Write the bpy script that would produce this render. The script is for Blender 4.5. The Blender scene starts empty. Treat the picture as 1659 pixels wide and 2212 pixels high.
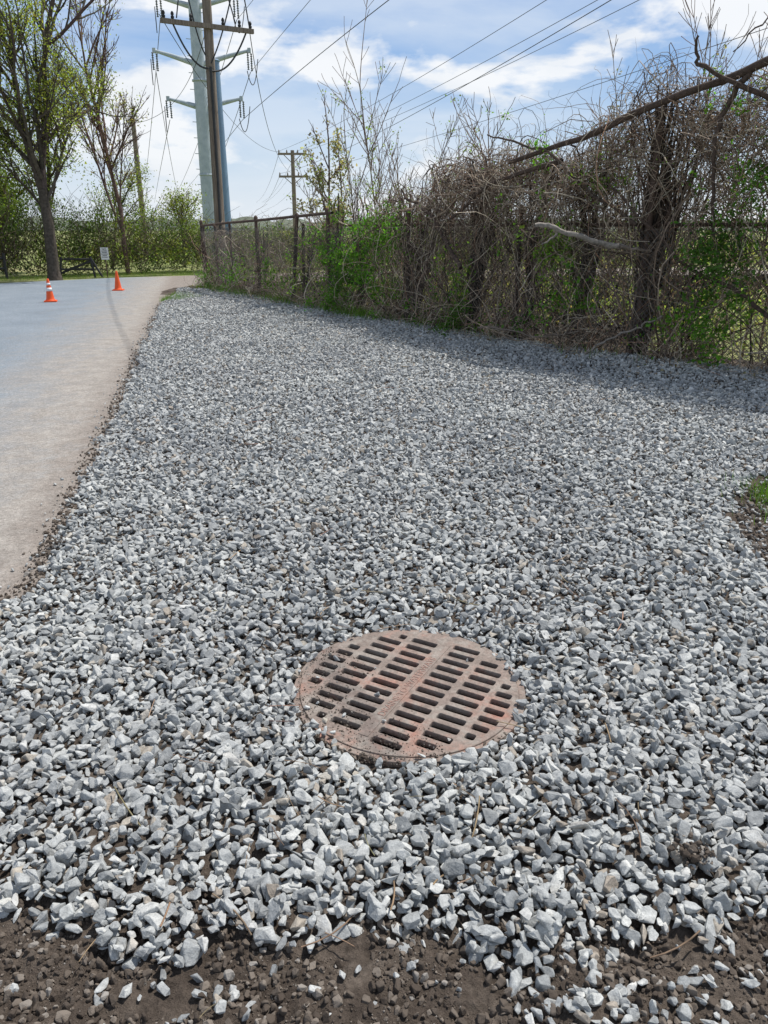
import bpy, bmesh, math
import numpy as np
from mathutils import Vector, Matrix
rng = np.random.default_rng(11)
scene = bpy.context.scene
COL = scene.collection

# ------------------------------------------------------------------ helpers
def norm(a):
    return a / (np.linalg.norm(a, axis=-1, keepdims=True) + 1e-9)

_tab = np.random.default_rng(3).random((256, 256))
def vn(x, y, s=1.0, o=0):
    x = np.asarray(x, float) / s + 37.3 * (o + 1); y = np.asarray(y, float) / s + 11.7 * (o + 1)
    xi = np.floor(x).astype(int); yi = np.floor(y).astype(int)
    fx = x - xi; fy = y - yi
    fx = fx * fx * (3 - 2 * fx); fy = fy * fy * (3 - 2 * fy)
    g = lambda a, b: _tab[a % 256, b % 256]
    return ((g(xi, yi) * (1 - fx) + g(xi + 1, yi) * fx) * (1 - fy) + (g(xi, yi + 1) * (1 - fx) + g(xi + 1, yi + 1) * fx) * fy) * 2 - 1

def sstep(a, b, x):
    t = np.clip((x - a) / (b - a), 0, 1); return t * t * (3 - 2 * t)

class MB:
    def __init__(s):
        s.V = []; s.F = []; s.M = []; s.C = []; s.S = []; s.n = 0
    def add(s, V, F, mi=0, col=(1, 1, 1), smooth=True):
        V = np.asarray(V, float).reshape(-1, 3); F = np.asarray(F, int).reshape(-1, 4)
        s.V.append(V); s.F.append(F + s.n); s.n += len(V)
        s.M.append(np.full(len(F), mi)); s.S.append(np.full(len(F), smooth))
        c = np.ones((len(V), 4)); c[:, :3] = col; s.C.append(c)
    def tubes(s, P, R, k=4, mi=0, col=(1, 1, 1)):
        P = np.asarray(P, float); R = np.asarray(R, float)
        if P.ndim == 2: P = P[None]; R = np.broadcast_to(R, P.shape[1])[None]
        M, n, _ = P.shape
        T = norm(np.gradient(P, axis=1))
        m = np.abs(T).mean(axis=1); ax = np.argmin(m, axis=1)
        ref = np.eye(3)[ax][:, None, :]
        A = norm(np.cross(T, np.broadcast_to(ref, T.shape))); B = np.cross(T, A)
        a = np.arange(k) * 2 * np.pi / k
        V = P[:, :, None, :] + R[:, :, None, None] * (np.cos(a)[None, None, :, None] * A[:, :, None, :] + np.sin(a)[None, None, :, None] * B[:, :, None, :])
        idx = np.arange(M * n * k).reshape(M, n, k)
        q = np.stack([idx[:, :-1, :], np.roll(idx, -1, 2)[:, :-1, :], np.roll(idx, -1, 2)[:, 1:, :], idx[:, 1:, :]], -1)
        col = np.asarray(col, float)
        if col.ndim == 2: col = np.repeat(col, n * k, axis=0)
        s.add(V, q, mi, col)
    def leaves(s, c, size, cols, mi=0, up=0.35, aspect=0.55):
        N = len(c); 
        nrm = norm(rng.normal(size=(N, 3)) + np.array([0, 0, up]))
        a = norm(np.cross(nrm, rng.normal(size=(N, 3)))); b = np.cross(nrm, a)
        L = (size * rng.uniform(.6, 1.35, N))[:, None] * .5
        W = L * aspect
        fold = nrm * L * .18
        V = np.stack([c - a * L, c + b * W + fold - a * L * .1, c + a * L, c - b * W + fold - a * L * .1], 1)
        s.add(V, np.arange(N * 4), mi, np.repeat(cols, 4, 0), False)
    def box(s, c, d, mi=0, col=(1, 1, 1), R=None):
        c = np.array(c, float); h = np.array(d, float) / 2
        v = np.array([[x, y, z] for x in (-1, 1) for y in (-1, 1) for z in (-1, 1)], float) * h
        if R is not None: v = v @ np.array(R).T
        s.add(v + c, [[0, 1, 3, 2], [4, 6, 7, 5], [0, 4, 5, 1], [2, 3, 7, 6], [0, 2, 6, 4], [1, 5, 7, 3]], mi, col, False)
    def lathe(s, base, prof, k=20, mi=0, col=(1, 1, 1), smooth=True):
        prof = np.array(prof, float); a = np.arange(k) * 2 * np.pi / k; n = len(prof)
        V = np.stack([prof[:, 0:1] * np.cos(a), prof[:, 0:1] * np.sin(a), np.repeat(prof[:, 1:2], k, 1)], -1) + np.array(base)
        idx = np.arange(n * k).reshape(n, k); r = np.roll(idx, -1, 1)
        s.add(V, np.stack([idx[:-1], r[:-1], r[1:], idx[1:]], -1), mi, col, smooth)
    def build(s, name, mats, parent=None):
        V = np.concatenate(s.V); F = np.concatenate(s.F); M = np.concatenate(s.M); C = np.concatenate(s.C); S = np.concatenate(s.S)
        me = bpy.data.meshes.new(name)
        me.vertices.add(len(V)); me.vertices.foreach_set('co', V.ravel())
        me.loops.add(F.size); me.loops.foreach_set('vertex_index', F.ravel())
        me.polygons.add(len(F)); me.polygons.foreach_set('loop_start', np.arange(0, F.size, 4))
        me.polygons.foreach_set('material_index', M.astype(np.int32)); me.polygons.foreach_set('use_smooth', S.astype(bool))
        at = me.color_attributes.new('Col', 'FLOAT_COLOR', 'POINT'); at.data.foreach_set('color', C.ravel())
        me.update(calc_edges=True)
        for m in mats: me.materials.append(m)
        ob = bpy.data.objects.new(name, me); COL.objects.link(ob)
        if parent: ob.parent = parent
        return ob

def empty(name, loc=(0, 0, 0)):
    e = bpy.data.objects.new(name, None); e.location = loc; COL.objects.link(e); return e

def jcol(base, n, v=.25, hue=.08):
    b = np.array(base)[None] * (1 + rng.normal(0, v, (n, 1))) * (1 + rng.normal(0, hue, (n, 3)))
    return np.clip(b, .004, .95)

# ------------------------------------------------------------------ materials
class NT:
    def __init__(s, name):
        s.m = bpy.data.materials.new(name); s.m.use_nodes = True; s.t = s.m.node_tree; s.t.nodes.clear()
        s.out = s.n('ShaderNodeOutputMaterial')
    def n(s, t, **k):
        x = s.t.nodes.new(t)
        for a, b in k.items(): setattr(x, a, b)
        return x
    def l(s, a, b): s.t.links.new(a, b)
    def pos(s): return s.n('ShaderNodeNewGeometry').outputs['Position']
    def obj(s): return s.n('ShaderNodeTexCoord').outputs['Object']
    def noise(s, vec, scale, detail=4, rough=.55, dist=0):
        x = s.n('ShaderNodeTexNoise'); x.inputs['Scale'].default_value = scale; x.inputs['Detail'].default_value = detail
        x.inputs['Roughness'].default_value = rough; x.inputs['Distortion'].default_value = dist
        if vec is not None: s.l(vec, x.inputs['Vector'])
        return x.outputs['Fac']
    def ramp(s, f, stops):
        r = s.n('ShaderNodeValToRGB'); e = r.color_ramp.elements
        while len(e) < len(stops): e.new(.5)
        for i, (p, c) in enumerate(stops):
            e[i].position = p; e[i].color = (*c, 1) if len(c) == 3 else c
        s.l(f, r.inputs[0]); return r.outputs[0]
    def mix(s, f, a, b, mode='MIX'):
        x = s.n('ShaderNodeMix', data_type='RGBA', blend_type=mode)
        for v, i in ((f, 0), (a, 6), (b, 7)):
            if isinstance(v, (int, float)): x.inputs[i].default_value = v
            elif isinstance(v, tuple): x.inputs[i].default_value = (*v, 1)
            else: s.l(v, x.inputs[i])
        return x.outputs[2]
    def math(s, op, a, b=None, clamp=False):
        x = s.n('ShaderNodeMath', operation=op); x.use_clamp = clamp
        for v, i in ((a, 0), (b, 1)):
            if v is None: continue
            if isinstance(v, (int, float)): x.inputs[i].default_value = v
            else: s.l(v, x.inputs[i])
        return x.outputs[0]
    def bump(s, h, strength, dist, nrm=None):
        b = s.n('ShaderNodeBump'); b.inputs['Strength'].default_value = strength; b.inputs['Distance'].default_value = dist
        s.l(h, b.inputs['Height'])
        if nrm is not None: s.l(nrm, b.inputs['Normal'])
        return b.outputs[0]
    def done(s, col, rough=.8, bump=None, metal=0, spec=.5, trans=0, tcol=None):
        p = s.n('ShaderNodeBsdfPrincipled')
        for v, k in ((col, 'Base Color'), (rough, 'Roughness'), (metal, 'Metallic'), (spec, 'Specular IOR Level')):
            if isinstance(v, (int, float)): p.inputs[k].default_value = v
            elif isinstance(v, tuple): p.inputs[k].default_value = (*v, 1)
            else: s.l(v, p.inputs[k])
        if bump is not None: s.l(bump, p.inputs['Normal'])
        o = p.outputs[0]
        if trans:
            t = s.n('ShaderNodeBsdfTranslucent'); s.l(tcol if tcol is not None else col, t.inputs[0])
            mx = s.n('ShaderNodeMixShader'); mx.inputs[0].default_value = trans
            s.l(o, mx.inputs[1]); s.l(t.outputs[0], mx.inputs[2]); o = mx.outputs[0]
        s.l(o, s.out.inputs[0]); return s.m

def m_attr(name, rough=.8, trans=0, nscale=None, spec=.3, bump=0):
    t = NT(name); a = t.n('ShaderNodeAttribute', attribute_name='Col').outputs['Color']; c = a; b = None
    if nscale:
        f = t.noise(t.pos(), nscale, 5)
        c = t.mix(1.0, a, t.ramp(f, [(.3, (.55, .55, .55)), (.7, (1.3, 1.3, 1.3))]), 'MULTIPLY')
        if bump: b = t.bump(f, bump, .01)
    tc = None
    if trans:
        tc = t.mix(1.0, c, (1.9, 2.1, .8), 'MULTIPLY')
    return t.done(c, rough, b, spec=spec, trans=trans, tcol=tc)

M_leaf = m_attr('leaf', .5, .48, spec=.35)
M_vine = m_attr('vine_bark', .9, 0, 30, bump=.4)
M_bark = m_attr('tree_bark', .95, 0, 14, bump=.6)
M_grass = m_attr('grass_blade', .6, .35)

# stone (instanced near stones read the per-object random value, merged far stones read a stored value)
def stone_mat(name, merged):
    t = NT(name)
    rnd = t.n('ShaderNodeAttribute', attribute_name='rnd').outputs['Fac'] if merged else t.n('ShaderNodeObjectInfo').outputs['Random']
    base = t.ramp(rnd, [(0, (.26, .27, .275)), (.2, (.355, .368, .372)), (.5, (.44, .452, .452)), (.8, (.52, .53, .522)), (.94, (.60, .60, .585)), (.965, (.43, .39, .335)), (1, (.34, .295, .25))])
    p = t.pos(); nz = t.noise(p, 55, 5, .6); b2 = None
    c = t.mix(1.0, base, t.ramp(nz, [(.3, (.72, .725, .73)), (.7, (1.2, 1.2, 1.18))]), 'MULTIPLY')
    if not merged:
        nz2 = t.noise(p, 260, 3, .6)
        c = t.mix(1.0, c, t.ramp(nz2, [(.3, (.78, .78, .78)), (.7, (1.13, 1.13, 1.13))]), 'MULTIPLY')
        b2 = t.bump(nz2, .45, .002, t.bump(nz, .6, .008))
    big = t.noise(p, .9, 3)
    c = t.mix(1.0, c, t.ramp(big, [(.3, (.86, .86, .87)), (.7, (1.05, 1.05, 1.04))]), 'MULTIPLY')
    return t.done(c, .85, b2, spec=.3)
M_stone = stone_mat('crushed_stone', False); M_stone2 = stone_mat('crushed_stone_far', True)

# soil
t = NT('soil'); p = t.pos()
f1 = t.noise(p, 4, 7, .68); f2 = t.noise(p, 45, 6, .7); f3 = t.noise(p, 220, 3, .6)
c = t.ramp(f1, [(.3, (.058, .046, .038)), (.5, (.108, .088, .073)), (.72, (.21, .178, .15))])
c = t.mix(1.0, c, t.ramp(f2, [(.3, (.55, .54, .53)), (.65, (1.3, 1.28, 1.26))]), 'MULTIPLY')
b1 = t.bump(f2, 1, .02); b2 = t.bump(f3, .8, .004, b1)
M_soil = t.done(c, .95, b2, spec=.15)
t = NT('soil_clod'); r = t.n('ShaderNodeObjectInfo').outputs['Random']; p = t.pos()
c = t.ramp(r, [(0, (.068, .054, .044)), (.6, (.13, .107, .088)), (.9, (.22, .188, .158)), (1, (.32, .30, .275))])
f2 = t.noise(p, 120, 5, .7)
M_clod = t.done(c, .95, t.bump(f2, .8, .004), spec=.15)

# road
t = NT('asphalt'); p = t.pos()
sep = t.n('ShaderNodeSeparateXYZ'); t.l(p, sep.inputs[0])
d = t.math('ADD', t.math('MULTIPLY', t.math('ADD', sep.outputs[0], 1.5), -.975), t.math('MULTIPLY', t.math('SUBTRACT', sep.outputs[1], 2.7), -.224))
mp = t.n('ShaderNodeMapping'); t.l(p, mp.inputs[0]); mp.inputs['Rotation'].default_value = (0, 0, math.radians(-13)); mp.inputs['Scale'].default_value = (2.2, .5, 1)
st = t.noise(mp.outputs[0], 1.0, 8, .7, .8)
n1 = t.noise(p, 1.2, 6, .6); n3 = t.noise(p, 7, 7, .75)
dd = t.math('ADD', d, t.math('MULTIPLY', t.math('SUBTRACT', st, .5), 1.5))
dd = t.math('ADD', dd, t.math('MULTIPLY', t.math('SUBTRACT', n1, .5), 1.4))
dd = t.math('ADD', dd, t.math('MULTIPLY', t.math('SUBTRACT', n3, .5), 2.0))
dust = t.math('SUBTRACT', 1.0, t.math('MULTIPLY', t.math('SUBTRACT', dd, .35), .65, True), True)
agg = t.noise(p, 150, 4, .75); mid = t.noise(p, 38, 5, .7)
asp = t.ramp(n1, [(.25, (.185, .220, .258)), (.75, (.255, .29, .325))])
tan = t.ramp(t.noise(p, 5, 8, .75), [(.3, (.27, .238, .205)), (.7, (.45, .405, .355))])
near = t.math('SUBTRACT', 1.0, t.math('MULTIPLY', t.math('SUBTRACT', t.math('ADD', d, t.math('MULTIPLY', t.math('SUBTRACT', n3, .5), .8)), .0), 3.2, True), True)
brown = t.ramp(t.noise(p, 9, 7, .75), [(.3, (.15, .12, .10)), (.7, (.30, .25, .215))])
c = t.mix(t.math('MULTIPLY', dust, .85), asp, tan)
c = t.mix(t.math('MULTIPLY', near, .65), c, brown)
c = t.mix(1.0, c, t.ramp(agg, [(.3, (.6, .6, .6)), (.68, (1.35, 1.35, 1.35))]), 'MULTIPLY')
c = t.mix(1.0, c, t.ramp(mid, [(.3, (.74, .74, .74)), (.68, (1.18, 1.18, 1.18))]), 'MULTIPLY')
pl = t.ramp(t.noise(p, 3.1, 9, .8, 1.5), [(.59, (0, 0, 0)), (.70, (1, 1, 1))])
c = t.mix(t.math('MULTIPLY', pl, .45), c, (.5, .49, .47))
b = t.bump(agg, .7, .006); b = t.bump(mid, .4, .012, b); b = t.bump(n1, .3, .03, b)
M_road = t.done(c, .9, b, spec=.2)

# terrain
t = NT('field_grass'); p = t.pos()
f = t.noise(p, .12, 6, .6); g = t.noise(p, 3.5, 7, .7)
c = t.ramp(f, [(.3, (.15, .20, .06)), (.5, (.25, .28, .12)), (.7, (.38, .36, .21))])
c = t.mix(1.0, c, t.ramp(g, [(.3, (.5, .55, .5)), (.7, (1.35, 1.3, 1.2))]), 'MULTIPLY')
M_field = t.done(c, .95, t.bump(g, .8, .1), spec=.1)
t = NT('distant_woods'); p = t.pos()
g = t.noise(p, .12, 6, .7)
M_hill = t.done(t.ramp(g, [(.3, (.10, .125, .11)), (.55, (.17, .19, .145)), (.75, (.24, .24, .19))]), 1, None, spec=0)

# metals
def simple(name, c1, c2, scale, rough, metal=0, bump=.2, spec=.4, stretch=None):
    t = NT(name); p = t.obj()
    if stretch:
        mp = t.n('ShaderNodeMapping'); t.l(p, mp.inputs[0]); mp.inputs['Scale'].default_value = stretch; p = mp.outputs[0]
    f = t.noise(p, scale, 6, .65)
    return t.done(t.ramp(f, [(.3, c1), (.7, c2)]), rough, t.bump(f, bump, .01), metal, spec)
M_galv = simple('galvanized_steel', (.34, .40, .44), (.50, .55, .59), 3, .55, .1, .1)
M_blue = simple('blue_painted_steel', (.14, .22, .34), (.18, .28, .41), 1.2, .5, 0, .05)
M_wood = simple('weathered_wood', (.13, .10, .08), (.31, .26, .215), 6, .95, 0, .8, stretch=(4, 4, .25))
M_rust = simple('rusty_steel', (.055, .04, .035), (.15, .10, .075), 12, .85, .2, .4)
M_black = simple('black_rubber', (.02, .02, .022), (.035, .035, .038), 8, .6)
M_wire = simple('cable', (.03, .032, .036), (.05, .052, .056), 8, .6)
M_link = simple('chain_link_wire', (.09, .085, .08), (.17, .165, .155), 20, .7, .3)
M_orange = simple('orange_plastic', (.78, .10, .022), (.86, .13, .03), 7, .55, 0, .05)
M_white = simple('white_reflective', (.68, .68, .68), (.8, .8, .8), 9, .5, 0, .03)
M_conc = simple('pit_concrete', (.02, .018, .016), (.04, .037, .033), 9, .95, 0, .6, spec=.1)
M_insul = simple('insulator_grey', (.10, .11, .12), (.16, .17, .18), 6, .5)
# grate iron
t = NT('cast_iron_rust'); p = t.pos()
f = t.noise(p, 7, 7, .68); g = t.noise(p, 90, 5, .7); h = t.noise(p, 13, 6, .62)
c = t.ramp(f, [(.28, (.18, .15, .13)), (.5, (.26, .21, .182)), (.60, (.31, .20, .162)), (.68, (.35, .18, .14)), (.8, (.31, .28, .245))])
c = t.mix(t.math('MULTIPLY', t.ramp(h, [(.48, (0, 0, 0)), (.62, (1, 1, 1))]), .65), c, (.32, .295, .262))
c = t.mix(1.0, c, t.ramp(g, [(.3, (.66, .65, .64)), (.7, (1.24, 1.22, 1.22))]), 'MULTIPLY')
M_iron = t.done(c, .82, t.bump(g, .5, .002, t.bump(h, .3, .003)), .05, .3)
M_ltr = simple('raised_letters', (.27, .15, .12), (.34, .24, .20), 30, .8, .05)

# ------------------------------------------------------------------ site outline (metres; camera stands at origin, looking +Y)
XL_y = [0.2, 1.0, 2.3, 2.65, 3.1, 4.1, 5.81, 9.45, 16.4, 18.8]
XL_x = [-2.3, -2.2, -2.0, -1.62, -1.55, -1.79, -2.16, -3.03, -4.65, -4.95]
XR_y = [0.2, 1.0, 2.5, 3.13, 3.55, 4.1, 4.83, 5.15, 5.6, 7.8, 9.45, 11.9, 14.2, 18.1, 18.9]
XR_x = [1.9, 1.9, 1.78, 1.78, 1.84, 1.99, 2.62, 6.2, 6.5, 3.96, 2.12, .5, -1.09, -3.5, -4.8]
YB_x = [-3, -.904, -.664, -.433, -.236, -.053, .18, .26, .53, .904, 2, 7]
YB_y = [1.33, 1.315, 1.25, 1.17, 1.20, 1.265, 1.24, 1.16, 1.19, 1.275, 1.32, 1.4]
GC = np.array([.085, 2.225]); GR = .385
def edge(x, y):
    e = np.minimum(x - np.interp(y, XL_y, XL_x), np.interp(y, XR_y, XR_x) - x)
    return np.minimum(e, (y - np.interp(x, YB_x, YB_y)))
def hbase(x, y):
    e = edge(x, y)
    z = -.022 + .045 * sstep(-.13, .12, e) + .012 * vn(x, y, .9) * sstep(0, .4, e) + .006 * vn(x, y, .16, 1) + .03 * sstep(.1, .9, e) * 0.6
    z = z + .01 * vn(x, y, .35, 2) * sstep(-.05, .2, e)
    z = z + .16 * sstep(1.6, 0.0, np.interp(y, XR_y, XR_x) - x) * sstep(5.0, 7.0, y) * 0.6
    r = np.hypot(x - GC[0], y - GC[1])
    k = sstep(.62, .38, r)
    return z * (1 - k) + .004 * k

# ------------------------------------------------------------------ ground sheets
xs = np.array([-3000, -400, -60, -20, -8, -.9, 1.1, 8, 20, 60, 400, 3000.]); ys = np.array([-400, -50, -8, 1.6, 2.9, 8, 20, 40, 90, 400, 3500.])
mb = MB(); X, Y = np.meshgrid(xs, ys, indexing='ij'); Z = np.full_like(X, -.03)
I = np.arange(X.size).reshape(X.shape)
q = np.stack([I[:-1, :-1], I[1:, :-1], I[1:, 1:], I[:-1, 1:]], -1)
keep = np.ones(q.shape[:2], bool); keep[5, 3] = False
mb.add(np.stack([X, Y, Z], -1), q[keep], 0, smooth=False); mb.build('ground', [M_field])

def gridsheet(name, x0, x1, y0, y1, st, zf, mat, delf=None):
    x = np.arange(x0, x1 + st / 2, st); y = np.arange(y0, y1 + st / 2, st)
    X, Y = np.meshgrid(x, y, indexing='ij'); Z = zf(X, Y)
    I = np.arange(X.size).reshape(X.shape); q = np.stack([I[:-1, :-1], I[1:, :-1], I[1:, 1:], I[:-1, 1:]], -1)
    if delf is not None:
        cx = (X[:-1, :-1] + st / 2); cy = (Y[:-1, :-1] + st / 2); q = q[~delf(cx, cy)]
    mb = MB(); mb.add(np.stack([X, Y, Z], -1), q, 0); return mb.build(name, [mat])
gridsheet('gravel_bed', -5.5, 7.5, 1.36, 20, .045, hbase, M_soil,
          lambda x, y: (np.hypot(x - GC[0], y - GC[1]) < .345) | (x < np.interp(y, XL_y, XL_x) - .35) | ((y > 5.3) & (x > np.interp(y, XR_y, XR_x) + 1.2)))
def hs(x, y):
    k = sstep(1.15, 1.4, y)
    z = .006 + .016 * vn(x, y, .3) + .014 * vn(x, y, .09, 1) + .009 * vn(x, y, .035, 2) + .005 * vn(x, y, .017, 3)
    return z * (1 - k) + (hbase(x, y) - .004) * k
gridsheet('soil', -2.4, 2.4, .1, 1.44, .0075, hs, M_soil)

# road
road = [(-2.15, -6), (-2.15, 1.5), (-1.8, 2.4), (-1.5, 2.8), (-1.45, 3.2), (-1.7, 4.1), (-2.05, 5.81), (-2.9, 9.45), (-4.5, 16.4), (-4.85, 18.3), (-4.95, 20.2), (-4.6, 21.6), (-3.4, 22.8), (-1, 23.9), (4, 25.2), (14, 27),
        (14, 31.5), (3, 29.4), (-2, 28), (-5.9, 26.2), (-8.4, 24.8), (-10.6, 22.6), (-12.6, 19.6), (-14, 15), (-14.6, 8), (-14.6, -6)]
bm = bmesh.new(); vs = [bm.verts.new((a, b, .004)) for a, b in road]; bm.faces.new(vs); bmesh.ops.triangulate(bm, faces=bm.faces[:])
me = bpy.data.meshes.new('road'); bm.to_mesh(me); bm.free(); me.materials.append(M_road)
ob = bpy.data.objects.new('road', me); COL.objects.link(ob)

# distant ridge
mb = MB(); a = np.linspace(math.radians(-75), math.radians(75), 400); rows = []
for k, (r, hh) in enumerate([(330, 0), (345, 2.2), (370, 3.2), (420, 5.0)]):
    h = hh * (1 + .35 * vn(a * 40, a * 0, 1) + .18 * vn(a * 200, a * 0, 1, 2)) + (0 if k else -1)
    rows.append(np.stack([r * np.sin(a), r * np.cos(a), h], -1))
Vr = np.stack(rows, 0); I = np.arange(4 * 400).reshape(4, 400)
mb.add(Vr, np.stack([I[:-1, :-1], I[:-1, 1:], I[1:, 1:], I[1:, :-1]], -1), 0); mb.build('hills', [M_hill])

# ------------------------------------------------------------------ instanced stones
def protos(cname, mat, n, flat, pts=13, bev=.05):
    c = bpy.data.collections.new(cname)
    r = np.random.default_rng(5)
    for i in range(n):
        bm = bmesh.new()
        v = norm(r.normal(size=(pts, 3))) * r.uniform(.68, 1.0, (pts, 1))
        v = np.sign(v) * np.abs(v) ** .75
        v *= np.array([1, r.uniform(.45, .9), r.uniform(*flat)]) * .5
        for q in v: bm.verts.new(q)
        res = bmesh.ops.convex_hull(bm, input=bm.verts[:])
        loose = [x for x in bm.verts if not x.link_faces]; bmesh.ops.delete(bm, geom=loose, context='VERTS')
        if bev:
            bmesh.ops.dissolve_limit(bm, angle_limit=.25, verts=bm.verts[:], edges=bm.edges[:])
            bmesh.ops.bevel(bm, geom=bm.edges[:], offset=bev * .5, segments=1, affect='EDGES', profile=.5, clamp_overlap=True)
        me = bpy.data.meshes.new(cname); bm.to_mesh(me); bm.free(); me.materials.append(mat)
        o = bpy.data.objects.new(cname, me); c.objects.link(o)
    return c
def scatter(name, coll, P, R, S, idx, mat, realize=False):
    me = bpy.data.meshes.new(name); n = len(P)
    me.vertices.add(n); me.vertices.foreach_set('co', P.ravel())
    for nm, ty, key, arr in (('rot', 'FLOAT_VECTOR', 'vector', R), ('scl', 'FLOAT', 'value', S), ('idx', 'INT', 'value', idx), ('rnd', 'FLOAT', 'value', rng.random(n))):
        a = me.attributes.new(nm, ty, 'POINT'); a.data.foreach_set(key, np.ascontiguousarray(arr).ravel())
    me.materials.append(mat)
    ob = bpy.data.objects.new(name, me); COL.objects.link(ob)
    ng = bpy.data.node_groups.new(name + '_nodes', 'GeometryNodeTree')
    ng.interface.new_socket('Geometry', in_out='INPUT', socket_type='NodeSocketGeometry')
    ng.interface.new_socket('Geometry', in_out='OUTPUT', socket_type='NodeSocketGeometry')
    N = ng.nodes.new; L = ng.links.new
    gi = N('NodeGroupInput'); go = N('NodeGroupOutput'); ip = N('GeometryNodeInstanceOnPoints'); ci = N('GeometryNodeCollectionInfo')
    ci.inputs['Collection'].default_value = coll; ci.inputs['Separate Children'].default_value = True; ci.inputs['Reset Children'].default_value = True
    def na(n_, t_):
        x = N('GeometryNodeInputNamedAttribute'); x.data_type = t_; x.inputs['Name'].default_value = n_; return x.outputs['Attribute']
    L(gi.outputs[0], ip.inputs['Points']); L(ci.outputs[0], ip.inputs['Instance']); ip.inputs['Pick Instance'].default_value = True
    L(na('idx', 'INT'), ip.inputs['Instance Index']); L(na('rot', 'FLOAT_VECTOR'), ip.inputs['Rotation']); L(na('scl', 'FLOAT'), ip.inputs['Scale'])
    o_ = ip.outputs[0]
    if realize:
        ri = N('GeometryNodeRealizeInstances'); L(o_, ri.inputs[0]); o_ = ri.outputs[0]
    L(o_, go.inputs[0])
    m = ob.modifiers.new('scatter', 'NODES'); m.node_group = ng
    return ob

def jgrid(x0, x1, y0, y1, s):
    x = np.arange(x0, x1, s); y = np.arange(y0, y1, s); X, Y = np.meshgrid(x, y); X = X + (np.arange(len(y)) % 2)[:, None] * s / 2
    X = X.ravel() + rng.uniform(-.42, .42, X.size) * s; Y = Y.ravel() + rng.uniform(-.42, .42, Y.size) * s
    return X, Y
parts = []
for (y0, y1, s, k, ly) in ((1.0, 2.6, .0248, 1.07, .62), (2.6, 4.6, .0262, 1.08, .45), (4.6, 7, .0275, 1.08, .32), (7, 12, .030, 1.15, .25), (12, 19, .034, 1.22, .2)):
    x, y = jgrid(-5.2, 6.6, y0, y1, s)
    e = edge(x, y) + .05 * vn(x, y, .22, 4) + .045 * vn(x, y, .07, 5)
    r = np.hypot(x - GC[0], y - GC[1])
    ang = np.arctan2(y - GC[1], x - GC[0])
    ok = (e > 0.0 + np.abs(rng.normal(0, .010, len(x)))) & (r > GR - .006 + .03 * vn(np.cos(ang) * 2.5, np.sin(ang) * 2.5, .6, 1) + .03 * sstep(.6, 0, np.abs(ang + 1.75)))
    x, y, e = x[ok], y[ok], e[ok]
    r = np.hypot(x - GC[0], y - GC[1])
    z = hbase(x, y) + .006 + rng.uniform(-.004, .012, len(x)) + .026 * sstep(GR + .02, GR - .01, r)
    sc = np.clip(rng.lognormal(math.log(.0345 * k), .36, len(x)), .015, .072)
    parts.append((x, y, z, sc))
    m = rng.random(len(x)) < ly * sstep(.01, .08, e)
    x2 = x[m] + rng.normal(0, .01, m.sum()); y2 = y[m] + rng.normal(0, .01, m.sum())
    m2 = np.hypot(x2 - GC[0], y2 - GC[1]) > GR + .014
    x2, y2 = x2[m2], y2[m2]
    parts.append((x2, y2, hbase(x2, y2) + .022 + rng.uniform(0, .009, len(x2)), np.clip(rng.lognormal(math.log(.035 * k), .34, len(x2)), .018, .068)))
# strays on the soil and on the grate
def stray(cx, cy, sx, sy, n, zb, s=.03):
    x = rng.normal(cx, sx, n); y = rng.normal(cy, sy, n); parts.append((x, y, np.full(n, zb) + (hs(x, y) if zb < .02 else 0), rng.uniform(.6, 1.3, n) * s))
stray(.38, 1.10, .05, .03, 34, .010, .038); stray(.5, 1.07, .10, .03, 20, .010, .034); stray(-.32, 1.10, .04, .035, 8, .010, .04)
stray(-.55, 1.14, .1, .02, 7, .010, .042); stray(0, 1.1, .5, .05, 24, .008, .014); stray(.62, 1.12, .1, .04, 14, .010, .036); stray(-.1, 1.16, .25, .02, 9, .010, .034)
stray(.75, 1.2, .15, .04, 16, .010, .036)
for (x, y, s_) in ((-.02, 2.17, .033), (-.17, 2.39, .036), (-.2, 2.42, .024), (-.23, 2.27, .02), (.0, 2.02, .018), (.2, 1.93, .018), (-.13, 2.05, .022), (-.22, 2.12, .02), (.3, 2.38, .014), (-.03, 2.33, .014), (-.19, 2.02, .034), (-.25, 2.09, .03)):
    parts.append((np.array([x]), np.array([y]), np.array([.034]), np.array([s_])))
n = 420; y = rng.uniform(2.7, 16, n); x = np.interp(y, XL_y, XL_x) - np.abs(rng.normal(0, .07, n)); parts.append((x, y, np.full(n, .012), rng.uniform(.012, .03, n)))
n = 420; y = rng.uniform(2.6, 5, n); x = np.interp(y, XR_y, XR_x) + np.abs(rng.normal(0, .15, n)); parts.append((x, y, hbase(x, y) + .01, rng.uniform(.015, .035, n)))
x, y, z, sc = [np.concatenate([q[i] for q in parts]) for i in range(4)]
N = len(x); NP = 32
rot = np.stack([rng.normal(0, .5, N), rng.normal(0, .5, N), rng.uniform(0, 6.283, N)], -1)
P_ = np.stack([x, y, z], -1); nr = y < 4.6; ix = rng.integers(0, NP, N).astype(np.int32)
C_st = protos('gravel_stone', M_stone, NP, (.34, .68), 14, .04); C_sf = protos('gravel_stone_far', M_stone2, NP, (.4, .72), 10, 0)
scatter('gravel', C_st, P_[nr], rot[nr], sc[nr] * 1.04, ix[nr], M_stone)
scatter('gravel', C_sf, P_[~nr], rot[~nr], sc[~nr] * 1.05, ix[~nr], M_stone2, True)
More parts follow.
